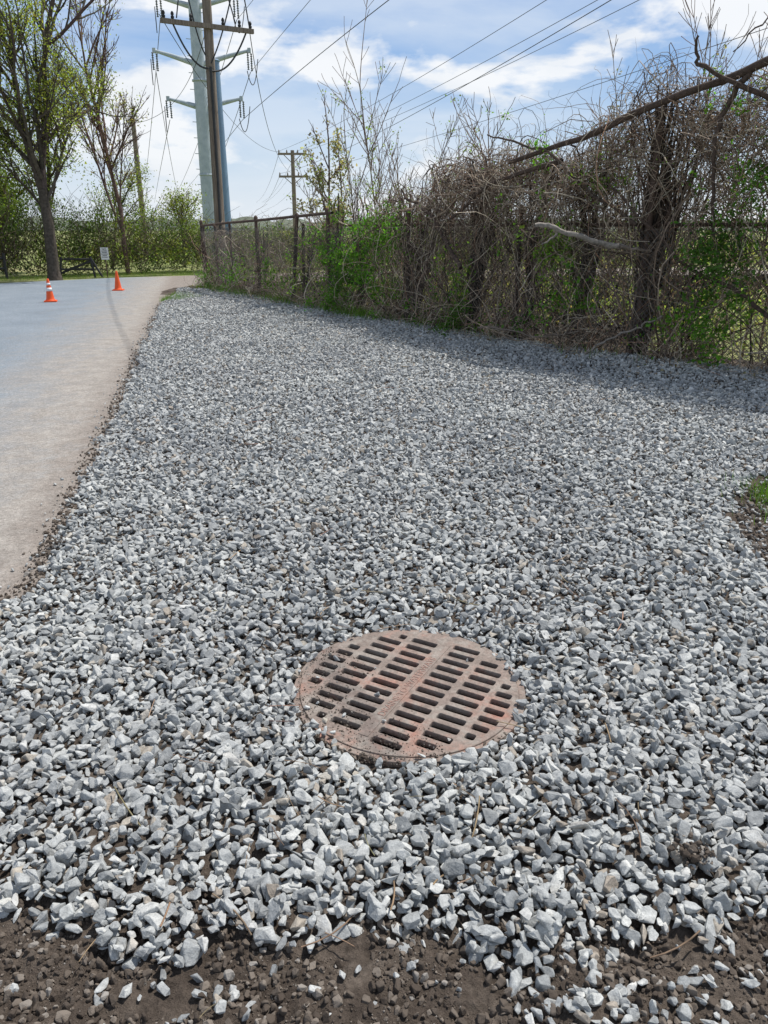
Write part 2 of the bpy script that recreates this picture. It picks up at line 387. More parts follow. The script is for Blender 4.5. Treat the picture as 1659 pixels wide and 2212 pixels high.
# clods
parts = []
def cl(x, y, lo, hi, zf):
    s = lo * (hi / lo) ** (rng.random(len(x)) ** 2.2); parts.append((x, y, zf(x, y) + s * .15, s))
n = 17000; x = rng.uniform(-1.3, 1.3, n); y = rng.uniform(.85, 1.40, n); k = vn(x, y, .12, 7) > -.55; cl(x[k], y[k], .004, .034, hs)
n = 6000; y = 2.2 + 14 * rng.random(n) ** 1.8; x = np.interp(y, XL_y, XL_x) + rng.normal(-.02, .04, n); k = (vn(y, x * 0, .5, 4) > -.4) ; x = x[k]; y = y[k]; cl(x, y, .005, .036, lambda a, b: np.maximum(hbase(a, b), .004))
n = 5000; y = rng.uniform(2.4, 5.3, n); x = np.interp(y, XR_y, XR_x) + np.abs(rng.normal(0, .35, n)); cl(x, y, .006, .05, hbase)
n = 700; a = rng.uniform(3.4, 5.6, n); r = GR + rng.normal(.015, .014, n); cl(GC[0] + r * np.cos(a), GC[1] + r * np.sin(a), .004, .02, lambda a, b: np.full(len(a), .022))
n = 1100; a = rng.uniform(2.4, 5.0, n); r = GR - np.abs(rng.normal(0, .09, n)); cl(GC[0] + r * np.cos(a), GC[1] + r * np.sin(a), .003, .010, lambda a, b: np.full(len(a), .028))
for (cx, cy, sx, n) in ((-1.63, 3.45, .035, 60), (.76, 1.44, .022, 110), (2.35, 6.1, .1, 60)):
    cl(rng.normal(cx, sx, n), rng.normal(cy, sx, n), .008, .03, lambda a, b: hbase(a, b) + .025 + rng.uniform(0, .03, len(a)))
x, y, z, sc = [np.concatenate([q[i] for q in parts]) for i in range(4)]; N = len(x)
C_cl = protos('soil_lump', M_clod, 10, (.6, .95), 18, .06)
scatter('soil_clods', C_cl, np.stack([x, y, z], -1), rng.uniform(0, 6.28, (N, 3)), sc, rng.integers(0, 10, N).astype(np.int32), M_clod)

# dry twigs and straw lying about on the gravel and soil
mb = MB(); n = 170; y = np.concatenate([rng.uniform(1.0, 3.0, 60), rng.uniform(3, 9, 110)]); x = rng.uniform(-1, 1, n) * (.35 + .25 * y)
k = (edge(x, y) > -.2) & (np.hypot(x - GC[0], y - GC[1]) > .4); x = x[k]; y = y[k]; n = len(x); a = rng.uniform(0, 6.28, n); L = rng.uniform(.03, .16, n)
tt = np.linspace(-.5, .5, 5)[None]; bend = rng.normal(0, .25, (n, 1)) * tt ** 2
PX = x[:, None] + L[:, None] * (tt * np.cos(a)[:, None] - bend * np.sin(a)[:, None]); PY = y[:, None] + L[:, None] * (tt * np.sin(a)[:, None] + bend * np.cos(a)[:, None])
PZ = np.maximum(hbase(x, y), hs(x, y) * (y < 1.3))[:, None] + .032 + rng.normal(0, .05, (n, 1)) * tt * L[:, None] * 2
mb.tubes(np.stack([PX, PY, PZ], -1), np.repeat(rng.uniform(.0008, .0024, (n, 1)), 5, 1), 4, 0, jcol((.26, .19, .12), n, .35)); mb.build('dry_twigs', [M_vine])

# ------------------------------------------------------------------ drain grate
gr = empty('storm_drain_grate', (GC[0], GC[1], 0))
ra = math.atan2(.875, .485); ca, sa = math.cos(ra), math.sin(ra)
def curve_plate(name, loops, z, ext, bev, mat):
    cu = bpy.data.curves.new(name, 'CURVE'); cu.dimensions = '2D'; cu.fill_mode = 'BOTH'; cu.extrude = ext; cu.bevel_depth = bev; cu.bevel_resolution = 1
    for L in loops:
        sp = cu.splines.new('POLY'); sp.points.add(len(L) - 1); sp.use_cyclic_u = True
        for i, (a, b) in enumerate(L): sp.points[i].co = (a, b, 0, 1)
    o = bpy.data.objects.new(name, cu); o.location = (0, 0, z); COL.objects.link(o)
    dg = bpy.context.evaluated_depsgraph_get(); me = bpy.data.meshes.new_from_object(o.evaluated_get(dg)); bpy.data.objects.remove(o)
    me.materials.clear(); me.materials.append(mat)
    o = bpy.data.objects.new(name, me); o.location = (0, 0, z); COL.objects.link(o); o.parent = gr; return o
def circ(r, n=96): return [(r * math.cos(i * 2 * math.pi / n), r * math.sin(i * 2 * math.pi / n)) for i in range(n)]
loops = [circ(GR - .015)]
pitch = .0515; hw = .0165; Rin = .354
def loc2(a, b): return (a * ca + b * sa, a * sa - b * ca)
for side in (-1, 1):
    for (b0, b1) in ((.028, .133), (.155, .255), (.274, .345)):
        for i in range(-8, 9):
            ac = (i + (.0 if side > 0 else .5)) * pitch
            am = abs(ac) + hw
            lim = math.sqrt(max(Rin ** 2 - am ** 2, 0)) if am < Rin else 0
            e1 = min(b1, lim)
            if e1 - b0 < .026: continue
            L = []
            r = .008
            for (cb, caa, st) in ((e1 - r, ac + hw - r, 0), (b0 + r, ac + hw - r, 90), (b0 + r, ac - hw + r, 180), (e1 - r, ac - hw + r, 270)):
                for q in range(4):
                    th = math.radians(st + q * 30); L.append(loc2(caa + r * math.sin(th), side * (cb + r * math.cos(th))))
            loops.append(L)
curve_plate('cover', loops, .018, .0085, .0018, M_iron)
curve_plate('frame_ring', [circ(GR + .008), circ(GR - .011)], .014, .008, .002, M_iron)
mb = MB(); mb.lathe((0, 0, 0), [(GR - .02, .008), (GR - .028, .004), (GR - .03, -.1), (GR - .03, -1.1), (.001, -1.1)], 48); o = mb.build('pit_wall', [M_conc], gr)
mb = MB()
Rm = [[ca, -sa, 0], [sa, ca, 0], [0, 0, 1]]
mb.box((0, 0, .0291), (.62, .034, .0025), R=Rm); o = mb.build('rib', [M_iron], gr)
fc = bpy.data.curves.new('lettering', 'FONT'); fc.body = 'DRAINS TO WATERWAYS'; fc.size = .034; fc.extrude = .0009; fc.align_x = 'CENTER'; fc.align_y = 'CENTER'
o = bpy.data.objects.new('lettering', fc); COL.objects.link(o)
dg = bpy.context.evaluated_depsgraph_get(); me = bpy.data.meshes.new_from_object(o.evaluated_get(dg)); bpy.data.objects.remove(o)
me.materials.clear(); me.materials.append(M_ltr)
o = bpy.data.objects.new('lettering', me); COL.objects.link(o); o.parent = gr; o.location = (0, 0, .031); o.rotation_euler = (0, 0, ra)
# dirt clogging some slots on the near-left side
mb = MB()
x = np.linspace(-.34, .0, 40); y = np.linspace(-.34, .34, 60); X, Y = np.meshgrid(x, y, indexing='ij')
Z = -.012 + .016 * vn(X, Y, .09) + .006 * vn(X, Y, .03, 3) - .16 * sstep(-.30, -.12, X + .35 * Y)
I = np.arange(X.size).reshape(X.shape); qq = np.stack([I[:-1, :-1], I[1:, :-1], I[1:, 1:], I[:-1, 1:]], -1)
kk = (np.hypot(X, Y)[:-1, :-1] < .335) & (Z[:-1, :-1] > -.07)
mb.add(np.stack([X, Y, Z], -1), qq[kk]); mb.build('silt', [M_soil], gr)

# ------------------------------------------------------------------ cones
def cone(loc, H, bands, rz):
    e = empty('traffic_cone', loc); e.rotation_euler = (0, 0, rz)
    mb = MB(); w = .25
    mb.box((0, 0, .014), (w, w, .022)); mb.box((0, 0, .028), (w * .86, w * .86, .01))
    rb = .088; rt = .022
    f = lambda z: rb + (rt - rb) * (z - .03) / (H - .03)
    prof = [(rb + .012, .033), (rb, .05)] + [(f(z), z) for z in np.linspace(.06, H - .01, 8)] + [(rt * .8, H), (.001, H)]
    mb.lathe((0, 0, 0), prof, 28); mb.build('body', [M_orange], e)
    for (a, b) in bands:
        mb = MB(); mb.lathe((0, 0, 0), [(f(a) + .001, a), (f(a) + .004, a), (f(b) + .004, b), (f(b) + .001, b)], 28); mb.build('reflective_band', [M_white], e)
cone((-7.09, 16.7, .004), .47, [(.22, .29), (.34, .385)], .3)
cone((-6.65, 19.75, .004), .47, [], .1)

# ------------------------------------------------------------------ sign
sg = empty('warning_sign', (-8.75, 25.1, 0)); sg.rotation_euler = (0, 0, math.radians(-8))
mb = MB(); mb.box((0, .02, .42), (.03, .02, .92)); mb.build('post', [M_rust], sg)
mb = MB(); mb.box((0, 0, .71), (.26, .006, .36)); mb.build('panel', [M_white], sg)
fc = bpy.data.curves.new('text', 'FONT'); fc.body = 'NO'; fc.size = .09; fc.align_x = 'CENTER'; fc.extrude = .001
o = bpy.data.objects.new('text', fc); o.data.materials.append(M_black); COL.objects.link(o); o.parent = sg; o.location = (0, -.006, .81); o.rotation_euler = (math.pi / 2, 0, 0)
mb = MB()
for i, w in enumerate((.2, .17, .21, .15, .19)): mb.box((0, -.0045, .785 - i * .045), (w, .002, .017))
mb.build('text_lines', [M_black], sg)

# steel gate / barrier
gt = empty('steel_barrier_gate', (-9.6, 24.9, 0))
mb = MB()
for a, b in (((-.55, 0, 0), (-.45, 0, .62)), ((.5, .1, 0), (.42, .1, .62)), ((-.5, 0, .55), (.45, .1, .55)), ((-.6, 0, .1), (.45, .1, .5)), ((-.55, 0, .25), (.5, .1, .25)), ((.42, .1, .6), (.7, .2, 0))):
    mb.tubes(np.linspace(a, b, 3), np.full(3, .035), 6)
mb.build('frame', [M_black], gt)
gt = empty('steel_barrier_gate', (-11.9, 24.3, 0))
mb = MB()
for a, b in (((-.4, 0, 0), (-.4, 0, .7)), ((.35, .0, 0), (.35, 0, .75)), ((-.5, 0, .6), (.35, 0, .6)), ((-.5, 0, .3), (.35, 0, .3))):
    mb.tubes(np.linspace(a, b, 3), np.full(3, .04), 6)
mb.build('frame', [M_black], gt)

# ------------------------------------------------------------------ poles and lines
def quad_sag(a, b, sag, n=24):
    t_ = np.linspace(0, 1, n)[:, None]; P = np.array(a) * (1 - t_) + np.array(b) * t_; P[:, 2] -= (4 * sag * t_ * (1 - t_))[:, 0]; return P
def insul(mb, p, L, k=7, r=.09, mi=0):
    pr = []
    for i in range(k):
        z = -L * i / k; pr += [(.03, z), (r, z - L / k * .35), (r, z - L / k * .5), (.03, z - L / k * .6)]
    mb.lathe(p, pr, 10, mi)
# wooden utility pole
e = empty('wooden_utility_pole', (-5.68, 28, 0))
mb = MB(); z = np.linspace(-.1, 11.5, 14); mb.tubes(np.stack([.012 * z * 1.0, 0 * z, z], -1), np.linspace(.185, .13, 14), 14); mb.build('shaft', [M_wood], e)
mb = MB(); A = np.array([-1.28, -.75, 7.42]); B = np.array([1.36, .75, 7.42])
d_ = norm(B - A); Rz = np.array([[d_[0], -d_[1], 0], [d_[1], d_[0], 0], [0, 0, 1]])
mb.box((A + B) / 2 + np.array([.1, -.2, 0]), (3.0, .11, .13), R=Rz); mb.build('crossarm', [M_wood], e)
mb = MB()
for tt in (.04, .13, .32, .66, .84, .96):
    q = A * (1 - tt) + B * tt + np.array([.1, -.2, .06]); mb.lathe(q, [(.02, 0), (.05, .03), (.055, .08), (.03, .1), (.05, .13), (.05, .17), (.02, .22), (.001, .22)], 10)
for tt, zz in ((.3, 8.4), (.5, 8.7), (.74, 8.5)):
    q = A * (1 - tt) + B * tt; mb.lathe((q[0], q[1], zz), [(.001, .5), (.03, .5), (.07, .2), (.02, .1), (.09, 0), (.001, -.02)], 10)
mb.build('insulators', [M_black], e)
mb = MB()
def hang(a, b, sag, r=.028):
    mb.tubes(quad_sag(a, b, sag, 16), np.full(16, r), 6)
hang((-.9, -.7, 7.5), (.05, -.22, 6.25), .35); hang((1.25, .55, 7.5), (.1, -.2, 6.2), .4); hang((.85, .3, 8.4), (.15, -.2, 6.4), .15, .022); hang((-.4, -.45, 8.3), (.0, -.22, 6.6), .25, .022)
hang((-.75, -.6, 7.55), (-.5, -.5, 8.9), .0, .02); hang((.9, .4, 7.6), (.5, .1, 8.9), -.15, .02); hang((1.3, .6, 7.6), (1.0, .3, 9.5), -.2, .02)
mb.tubes(np.array([(.12, -.19, 6.3), (.1, -.19, 3), (.05, -.2, 0)]), np.full(3, .045), 8)
mb.build('cables', [M_wire], e)
# steel transmission monopole
e = empty('steel_transmission_pole', (-9.6, 45, 0))
mb = MB(); z = np.array([-.1, 5, 10, 17.]); mb.tubes(np.stack([0 * z, 0 * z, z], -1), np.array([.42, .38, .33, .28]), 12)
for zz in (4.1, 8.6, 13): mb.lathe((0, 0, zz), [(.3, -.02), (.42, -.02), (.42, .06), (.3, .06)], 12)
mb.build('shaft', [M_galv], e)
mb = MB()
for i, zz in enumerate(np.arange(2.5, 16, .38)):
    s_ = -1 if i % 2 else 1; mb.tubes(np.array([(s_ * .3, -.15, zz), (s_ * .5, -.25, zz)]), np.full(2, .018), 5)
mb.build('climbing_steps', [M_galv], e)
mb = MB(); mi = MB(); mj = MB(); tips = []
for (xl, xr, zt, zb) in ((-1.8, 2.1, 12.35, 11.9), (-2.25, 2.65, 10.0, 9.35), (-1.75, 2.1, 7.8, 7.35)):
    for xe in (xl, xr):
        mb.tubes(np.array([(0, 0, zb), (xe * .6, 0, zb + (zt - zb) * .62), (xe, 0, zt)]), np.array([.15, .11, .07]), 8)
        mb.box((xe, 0, zt), (.16, .16, .22))
        for dx in (-.16, .16):
            insul(mi, (xe + dx * .4, dx, zt - .1), .85, 8, .06)
        mj.tubes(quad_sag((xe - .08, -.5, zt - 1.0), (xe + .35 * np.sign(xe), .5, zt - .3), .9, 14), np.full(14, .022), 5)
        tips.append((xe - 9.6, 45, zt - 1.0))
mb.build('crossarms', [M_galv], e); mi.build('insulators', [M_insul], e); mj.build('jumper_loops', [M_wire], e)
# blue steel pole
e = empty('blue_steel_pole', (-7.45, 38, 0))
mb = MB(); z = np.array([-.1, 3, 6, 8.25]); mb.tubes(np.stack([.0 * z, 0 * z, z], -1), np.array([.33, .30, .265, .24]), 20)
mb.lathe((0, 0, 8.25), [(.24, 0), (.27, 0), (.27, .05), (.2, .09), (.001, .1)], 20); mb.build('shaft', [M_blue], e)
# small pole
e = empty('wooden_utility_pole', (-14.8, 50, 0))
mb = MB(); z = np.linspace(-.1, 7.5, 6); mb.tubes(np.stack([-.0 * z, 0 * z, z], -1), np.linspace(.17, .13, 6), 10); mb.lathe((0, 0, 7.45), [(.13, 0), (.001, .06)], 10); mb.build('shaft', [M_wood], e)
# far H-arm pole
e = empty('wooden_utility_pole', (-9.3, 85, 0))
mb = MB(); z = np.linspace(-.1, 8.75, 6); mb.tubes(np.stack([0 * z, 0 * z, z], -1), np.linspace(.24, .19, 6), 10)
for zz in (8.4, 6.3): mb.box((0, -.2, zz), (2.9, .16, .2)); 
for sx in (-1, 1):
    mb.tubes(np.array([(0, -.2, 7.5), (sx * .9, -.2, 8.35)]), np.full(2, .04), 5); mb.tubes(np.array([(0, -.2, 5.5), (sx * .9, -.2, 6.25)]), np.full(2, .04), 5)
    for zz in (8.4, 6.3):
        for xx in (.55, 1.35): mb.lathe((sx * xx, -.2, zz + .08), [(.05, 0), (.08, .1), (.04, .3), (.001, .32)], 6)
mb.build('shaft', [M_wood], e)
# overhead lines
mb = MB()
def line(pts, r):
    pts = np.array(pts, float); n = 40
    if len(pts) == 2: P = quad_sag(pts[0], pts[1], 0, n)
    else:
        tt = np.linspace(0, 1, n)[:, None]; a, b, c_ = pts
        ym = (b[1] - a[1]) / (c_[1] - a[1]); ctrl = (b - a * (1 - ym) ** 2 - c_ * ym ** 2) / (2 * ym * (1 - ym)); P = a * (1 - tt) ** 2 + 2 * ctrl * tt * (1 - tt) + c_ * tt ** 2
    mb.tubes(P, np.full(n, r), 4)
for (xf, zf, xm, zm) in ((-10.6, 8.7, 5.46, 8.64), (-8.8, 8.7, 7.18, 8.64), (-8.0, 8.7, 8.58, 8.64), (-8.0, 6.6, 12.3, 7.6), (-10.6, 6.6, 3.2, 6.3)):
    xe = xm + (xm - xf) / 55 * 30; line([(xf, 85, zf), (xm, 30, zm), (xe, 0, zm + 1.2)], .012)
    line([(xf, 85, zf), (xf - 14, 170, zf - .6), (xf - 30, 260, zf + 0)], .02)
line([tips[5], (.15, 28, 8.17), (12.7, 0, 9.0)], .016); line([tips[3], (-2.9, 35, 9.83), (11.1, 0, 11.5)], .014); line([tips[1], (-4.2, 37, 11.6), (9, 0, 14)], .014)
for i, (xt, xw) in enumerate(((-45, 0), (-40.5, 2), (-37, 4), (-34, 5), (-42, 1), (-38.5, 3))):
    a = np.array(tips[i]); line([a, (a[0] + (xt - a[0]) * .5, 97, 5.9), (xt, 150, 5.6)], .018)
line([(-5.5, 28, 7.9), (-9.5, 39, 6.9), (-14.8, 50, 7.2)], .012); line([(-4.4, 28.7, 7.6), (-6.9, 52, 6.4), (-9.1, 85, 6.4)], .014)
line([(-6.9, 27.2, 7.6), (-9.3, 60, 7.2), (-10.4, 85, 8.6)], .014); line([(-5.1, 28.4, 9.2), (-1.5, 18, 9.2), (6, 0, 9.6)], .012)
mb.build('overhead_power_lines', [M_wire])

# ------------------------------------------------------------------ fence coordinates
FX = np.array([6.5, 3.96, 2.12, .5, -1.09, -3.5, -4.55]); FY = np.array([5.6, 7.8, 9.45, 11.9, 14.2, 18.1, 20.2])
FS = np.concatenate([[0], np.cumsum(np.hypot(np.diff(FX), np.diff(FY)))])
tx = np.gradient(FX, FS); ty = np.gradient(FY, FS); tl = np.hypot(tx, ty); tx /= tl; ty /= tl
def fw(P):  # (s along fence, w toward the gravel, z) -> world
    s, w, z = P[..., 0], P[..., 1], P[..., 2]
    x = np.interp(s, FS, FX); y = np.interp(s, FS, FY); a = np.interp(s, FS, tx); b = np.interp(s, FS, ty)
    ex = np.minimum(s, 0) + np.maximum(s - FS[-1], 0)
    return np.stack([x + a * ex - b * w, y + b * ex + a * w, z], -1)
HS = [0, 3.36, 4.6, 5.2, 5.83, 7.5, 8.77, 10.6, 11.4, 12.2, 16, 18.5]; HZ = [3.4, 3.12, 2.85, 2.6, 2.4, 2.25, 2.1, 1.85, 1.6, 1.38, 1.3, 1.3]
Hf = lambda s: np.interp(s, HS, HZ) * (1 + .13 * vn(s, s * 0, .5, 3) + .08 * vn(s, s * 0, .18, 5))

# chain-link fence
e = empty('chain_link_fence')
mb = MB(); n = 10
s0 = np.arange(-.5, 18.5, .06); tt = np.linspace(0, 1, n)
for sg_ in (1, -1):
    S_ = s0[:, None] + sg_ * tt[None] * 1.45; Z_ = np.broadcast_to(.03 + tt[None] * 1.45, S_.shape)
    ok = (S_.max(1) < 18.55) & (S_.min(1) > -.5); S_ = S_[ok]; Z_ = Z_[ok]
    mb.tubes(fw(np.stack([S_, np.full_like(S_, .04 + .003 * sg_), Z_], -1)), np.full(S_.shape, .003), 3)
mb.build('wire_mesh', [M_link], e)
mb = MB()
for s_, h, ls, r in ((18.5, 1.6, 0, .035), (18.3, 1.5, 0, .022), (17.2, 1.5, .02, .025), (16.0, 1.52, 0, .025), (14.45, 1.66, .05, .035), (12.9, 1.68, -.35, .035), (12.4, 1.5, -.1, .028), (11.3, 1.75, .05, .035), (9, 1.7, 0, .03), (6.6, 1.7, 0, .03), (4.83, 2.6, 0, .035), (2.2, 1.8, 0, .03), (0, 1.8, 0, .03)):
    tt = np.linspace(0, 1, 4); mb.tubes(fw(np.stack([s_ + ls * tt, np.full(4, .0), -.05 + tt * (h + .05)], -1)), np.full(4, r), 8)
    q = fw(np.array([s_ + ls, .0, h])); mb.lathe(q, [(r * 1.2, -.03), (r * 1.25, .02), (r * .6, .05), (.001, .06)], 8)
mb.build('posts', [M_rust], e)
mb = MB(); tt = np.linspace(18.5, 11.2, 16); mb.tubes(fw(np.stack([tt, np.full(16, .0), np.interp(tt, [11.2, 14.4, 18.5], [1.72, 1.62, 1.52])], -1)), np.full(16, .026), 8)
tt = np.linspace(11, -.5, 16); mb.tubes(fw(np.stack([tt, np.full(16, -.1), 1.52 + 0 * tt], -1)), np.full(16, .02), 8)
mb.build('top_rail', [M_rust], e)

# ------------------------------------------------------------------ vine thicket
def walk(P0, D0, L, n, wander, bias, env=True, curl=0):
    M = len(P0); P = np.zeros((M, n, 3)); P[:, 0] = P0; D = norm(D0); st = (L / (n - 1))[:, None]
    W = rng.normal(size=(M, 3)) * wander
    for i in range(1, n):
        W = .55 * W + rng.normal(size=(M, 3)) * wander
        D = norm(D + W + bias)
        if env:
            over = (P[:, i - 1, 2] - Hf(P[:, i - 1, 0])) > 0
            D[over, 2] -= .45
            D[:, 1] -= np.clip(P[:, i - 1, 1] + .2, -.6, .6) * .5
            low = P[:, i - 1, 2] < .06; D[low, 2] = np.abs(D[low, 2]) + .1
            D = norm(D)
        P[:, i] = P[:, i - 1] + D * st
    return P
VC = np.array([(.50, .43, .34), (.36, .285, .22), (.24, .18, .14), (.12, .085, .066), (.05, .038, .032), (.32, .20, .135)])
def vcol(M, p): return VC[rng.choice(6, M, p=p)] * rng.uniform(.75, 1.25, (M, 1))
def srand(M, near=.72):
    a = rng.random(M) < near
    s = np.where(a, rng.uniform(-.5, 9.5, M), rng.uniform(9.5, 18.4, M))
    return s + .16 * np.sin(s * 5.1) + .12 * np.sin(s * 11.3 + 1)
mb = MB(); VP = []
def put(P, r0, r1, p, k=3):
    M, n, _ = P.shape; R = r0[:, None] * np.linspace(1, r1, n)[None]
    P[:, :, 2] = np.maximum(P[:, :, 2], .0)
    mb.tubes(fw(P), R, k, 0, vcol(M, p)); VP.append(P)
def rad(M, lo, hi): return lo * (hi / lo) ** (rng.random(M) ** 1.7)
mixp = [.23, .27, .22, .15, .06, .07]
M = 1500; s_ = srand(M, .62); L = Hf(s_) * rng.uniform(.45, 1.25, M)
P = walk(np.stack([s_, rng.normal(-.12, .22, M), np.zeros(M)], -1), np.stack([rng.normal(0, .25, M), rng.normal(0, .12, M), np.ones(M)], -1), L, 14, .17, np.array([0, 0, .06])); put(P, rad(M, .003, .013), .5, mixp)
M = 1700; s_ = srand(M, .78); h = Hf(s_)
P = walk(np.stack([s_, rng.normal(-.2, .22, M), h * rng.uniform(.15, 1.0, M) ** .6], -1), np.stack([rng.choice([-1, 1], M), rng.normal(0, .3, M), rng.normal(.2, .6, M)], -1), rng.uniform(.6, 2.2, M), 16, .26, np.array([0, 0, -.05])); put(P, rad(M, .0025, .010), .5, mixp)
M = 1900; s_ = rng.uniform(-.5, 8.5, M) ; h = Hf(s_)
P = walk(np.stack([s_, rng.normal(-.2, .28, M), h - np.abs(rng.normal(0, .4, M))], -1), rng.normal(size=(M, 3)) * np.array([1, .7, .6]), rng.uniform(.5, 1.8, M), 18, .34, np.array([0, 0, -.03])); put(P, rad(M, .0025, .009), .5, [.24, .27, .21, .15, .06, .07])
# wisps above
M = 1250; s_ = srand(M, .9); h = Hf(s_)
P = walk(np.stack([s_, rng.normal(-.25, .25, M), h - .3], -1), np.stack([rng.normal(0, .8, M), rng.normal(0, .4, M), rng.uniform(.5, 1.3, M)], -1), rng.uniform(.4, 1.45, M) * np.interp(s_, [0, 6, 11, 18], [1.15, 1, .7, .3]), 16, .22, np.array([0, 0, -.05]), env=False); put(P, rng.uniform(.002, .005, M), .35, [.15, .27, .27, .2, .06, .05])
# basal dry litter
M = 3200; s_ = srand(M, .62)
P = walk(np.stack([s_, rng.normal(.02, .2, M), rng.uniform(.02, .4, M)], -1), np.stack([rng.normal(0, 1, M), rng.normal(.1, .4, M), rng.normal(.1, .5, M)], -1), rng.uniform(.2, .8, M), 8, .2, np.array([0, 0, -.06])); put(P, rng.uniform(.002, .0052, M), .5, [.42, .3, .12, .06, .02, .08])
# hanging strands
M = 750; s_ = rng.uniform(-.5, 10, M); h = Hf(s_)
P = walk(np.stack([s_, rng.normal(.0, .15, M), h * rng.uniform(.6, 1, M)], -1), np.stack([rng.normal(0, .4, M), rng.normal(.2, .3, M), -.3 * np.ones(M)], -1), rng.uniform(.6, 2.0, M), 14, .13, np.array([0, 0, -.12])); put(P, rad(M, .0025, .008), .6, mixp)
# dark twisted columns
def column(sc, w, zt, n_, rad_, lean=0, zb=0.0):
    P = walk(np.stack([rng.normal(sc, rad_ * .8, n_), rng.normal(w, rad_ * .8, n_), np.full(n_, zb)], -1), np.stack([np.full(n_, lean), np.zeros(n_), np.ones(n_)], -1), (zt - zb) * rng.uniform(.75, 1.15, n_), 18, .05, np.array([0, 0, .05]))
    ph = rng.uniform(0, 6.28, n_)[:, None] + np.linspace(0, rng.uniform(6, 12), 18)[None]
    ctr = sc + lean * (P[:, :, 2] - zb); P[:, :, 0] = ctr + (P[:, :, 0] - ctr) * .45 + rad_ * .5 * np.cos(ph); P[:, :, 1] = w + (P[:, :, 1] - w) * .45 + rad_ * .5 * np.sin(ph)
    put(P, rng.uniform(.006, .02, n_), .55, [.02, .06, .16, .38, .36, .02], 5)
column(4.83, -.02, 2.75, 75, .10); column(7.5, -.02, 2.2, 55, .085, .03); column(8.9, .0, 2.0, 26, .05, -.16); column(9.1, -.05, 1.9, 14, .05, .14)
column(5.6, -.1, 2.4, 22, .06, .05); column(3.2, -.1, 3.0, 30, .07, .04); column(2.4, -.1, 3.0, 40, .09); column(11.3, -.05, 1.8, 16, .05); column(6.5, -.05, 2.2, 20, .07, -.06); column(10.4, -.05, 1.8, 16, .05, .1); column(12.6, -.1, 1.5, 8, .04, -.2); column(14.5, -.1, 1.5, 10, .03, 0.02)
def limb(pts, r0, r1, col, k=8, j=.014):
    pts = np.array(pts, float); u = np.linspace(0, len(pts) - 1, 24); P = np.stack([np.interp(u, range(len(pts)), pts[:, i]) for i in range(3)], -1)
    J = rng.normal(0, j, (24, 3)).cumsum(0); J -= np.linspace(0, 1, 24)[:, None] * J[-1]; P = P + J
    mb.tubes(P, np.linspace(r0, r1, 24) * rng.uniform(.9, 1.1, 24), k, 0, col)
dk = (.085, .06, .048)
limb([(5.2, 6.7, 3.55), (4.5, 7.2, 3.35), (3.95, 7.6, 3.10), (3.4, 8.0, 2.9), (2.9, 8.4, 2.70), (2.1, 9.1, 2.38), (1.5, 10.0, 2.22)], .05, .026, dk, j=.009); limb([(4.4, 7.2, 2.3), (3.6, 7.8, 2.55), (3.0, 8.1, 2.85), (2.9, 8.1, 3.15)], .035, .012, dk, j=.015)
limb([(2.0, 9.4, 2.2), (1.3, 10.2, 2.0), (.9, 10.9, 1.6)], .03, .015, dk, j=.008); limb([(3.4, 8.0, 2.9), (3.2, 8.1, 2.3), (3.3, 8.1, 1.4)], .03, .015, dk)
limb([(2.75, 8.8, 1.5), (1.8, 9.5, 2.3), (1.2, 9.8, 2.5)], .022, .008, (.1, .075, .06), j=.014); limb([(3.9, 7.5, .6), (3.2, 8.2, 1.0), (2.4, 8.8, 1.9)], .025, .01, dk, j=.014)
limb([(4.6, 7.2, 3.3), (4.0, 7.6, 3.5), (3.5, 7.9, 3.3), (3.2, 8.0, 3.0)], .014, .005, dk, j=.014)
limb([(1.55, 8.35, 1.51), (1.78, 8.38, 1.44), (2.1, 8.45, 1.39), (2.55, 8.6, 1.3)], .022, .030, (.30, .27, .24), j=.006); limb([(2.5, 8.55, 1.32), (2.9, 8.7, 1.25)], .02, .012, (.24, .2, .17), j=.006); limb([(1.8, 8.38, 1.44), (1.7, 8.33, 1.36), (1.62, 8.3, 1.33)], .012, .005, (.28, .25, .22), j=.003)
limb([(2.2, 8.9, .05), (2.6, 8.6, .35), (3.0, 8.4, .6)], .016, .010, (.26, .23, .2)); limb([(3.1, 8.1, .08), (3.9, 7.75, .02)], .03, .02, (.2, .17, .14)); limb([(1.2, 9.9, .3), (1.9, 9.5, .15), (2.3, 9.1, .35)], .013, .008, (.22, .18, .15))
limb([(1.0, 10.5, 1.0), (.55, 11.3, 1.6), (.25, 11.8, 2.0)], .03, .015, dk)
mb.build('vine_thicket', [M_vine])

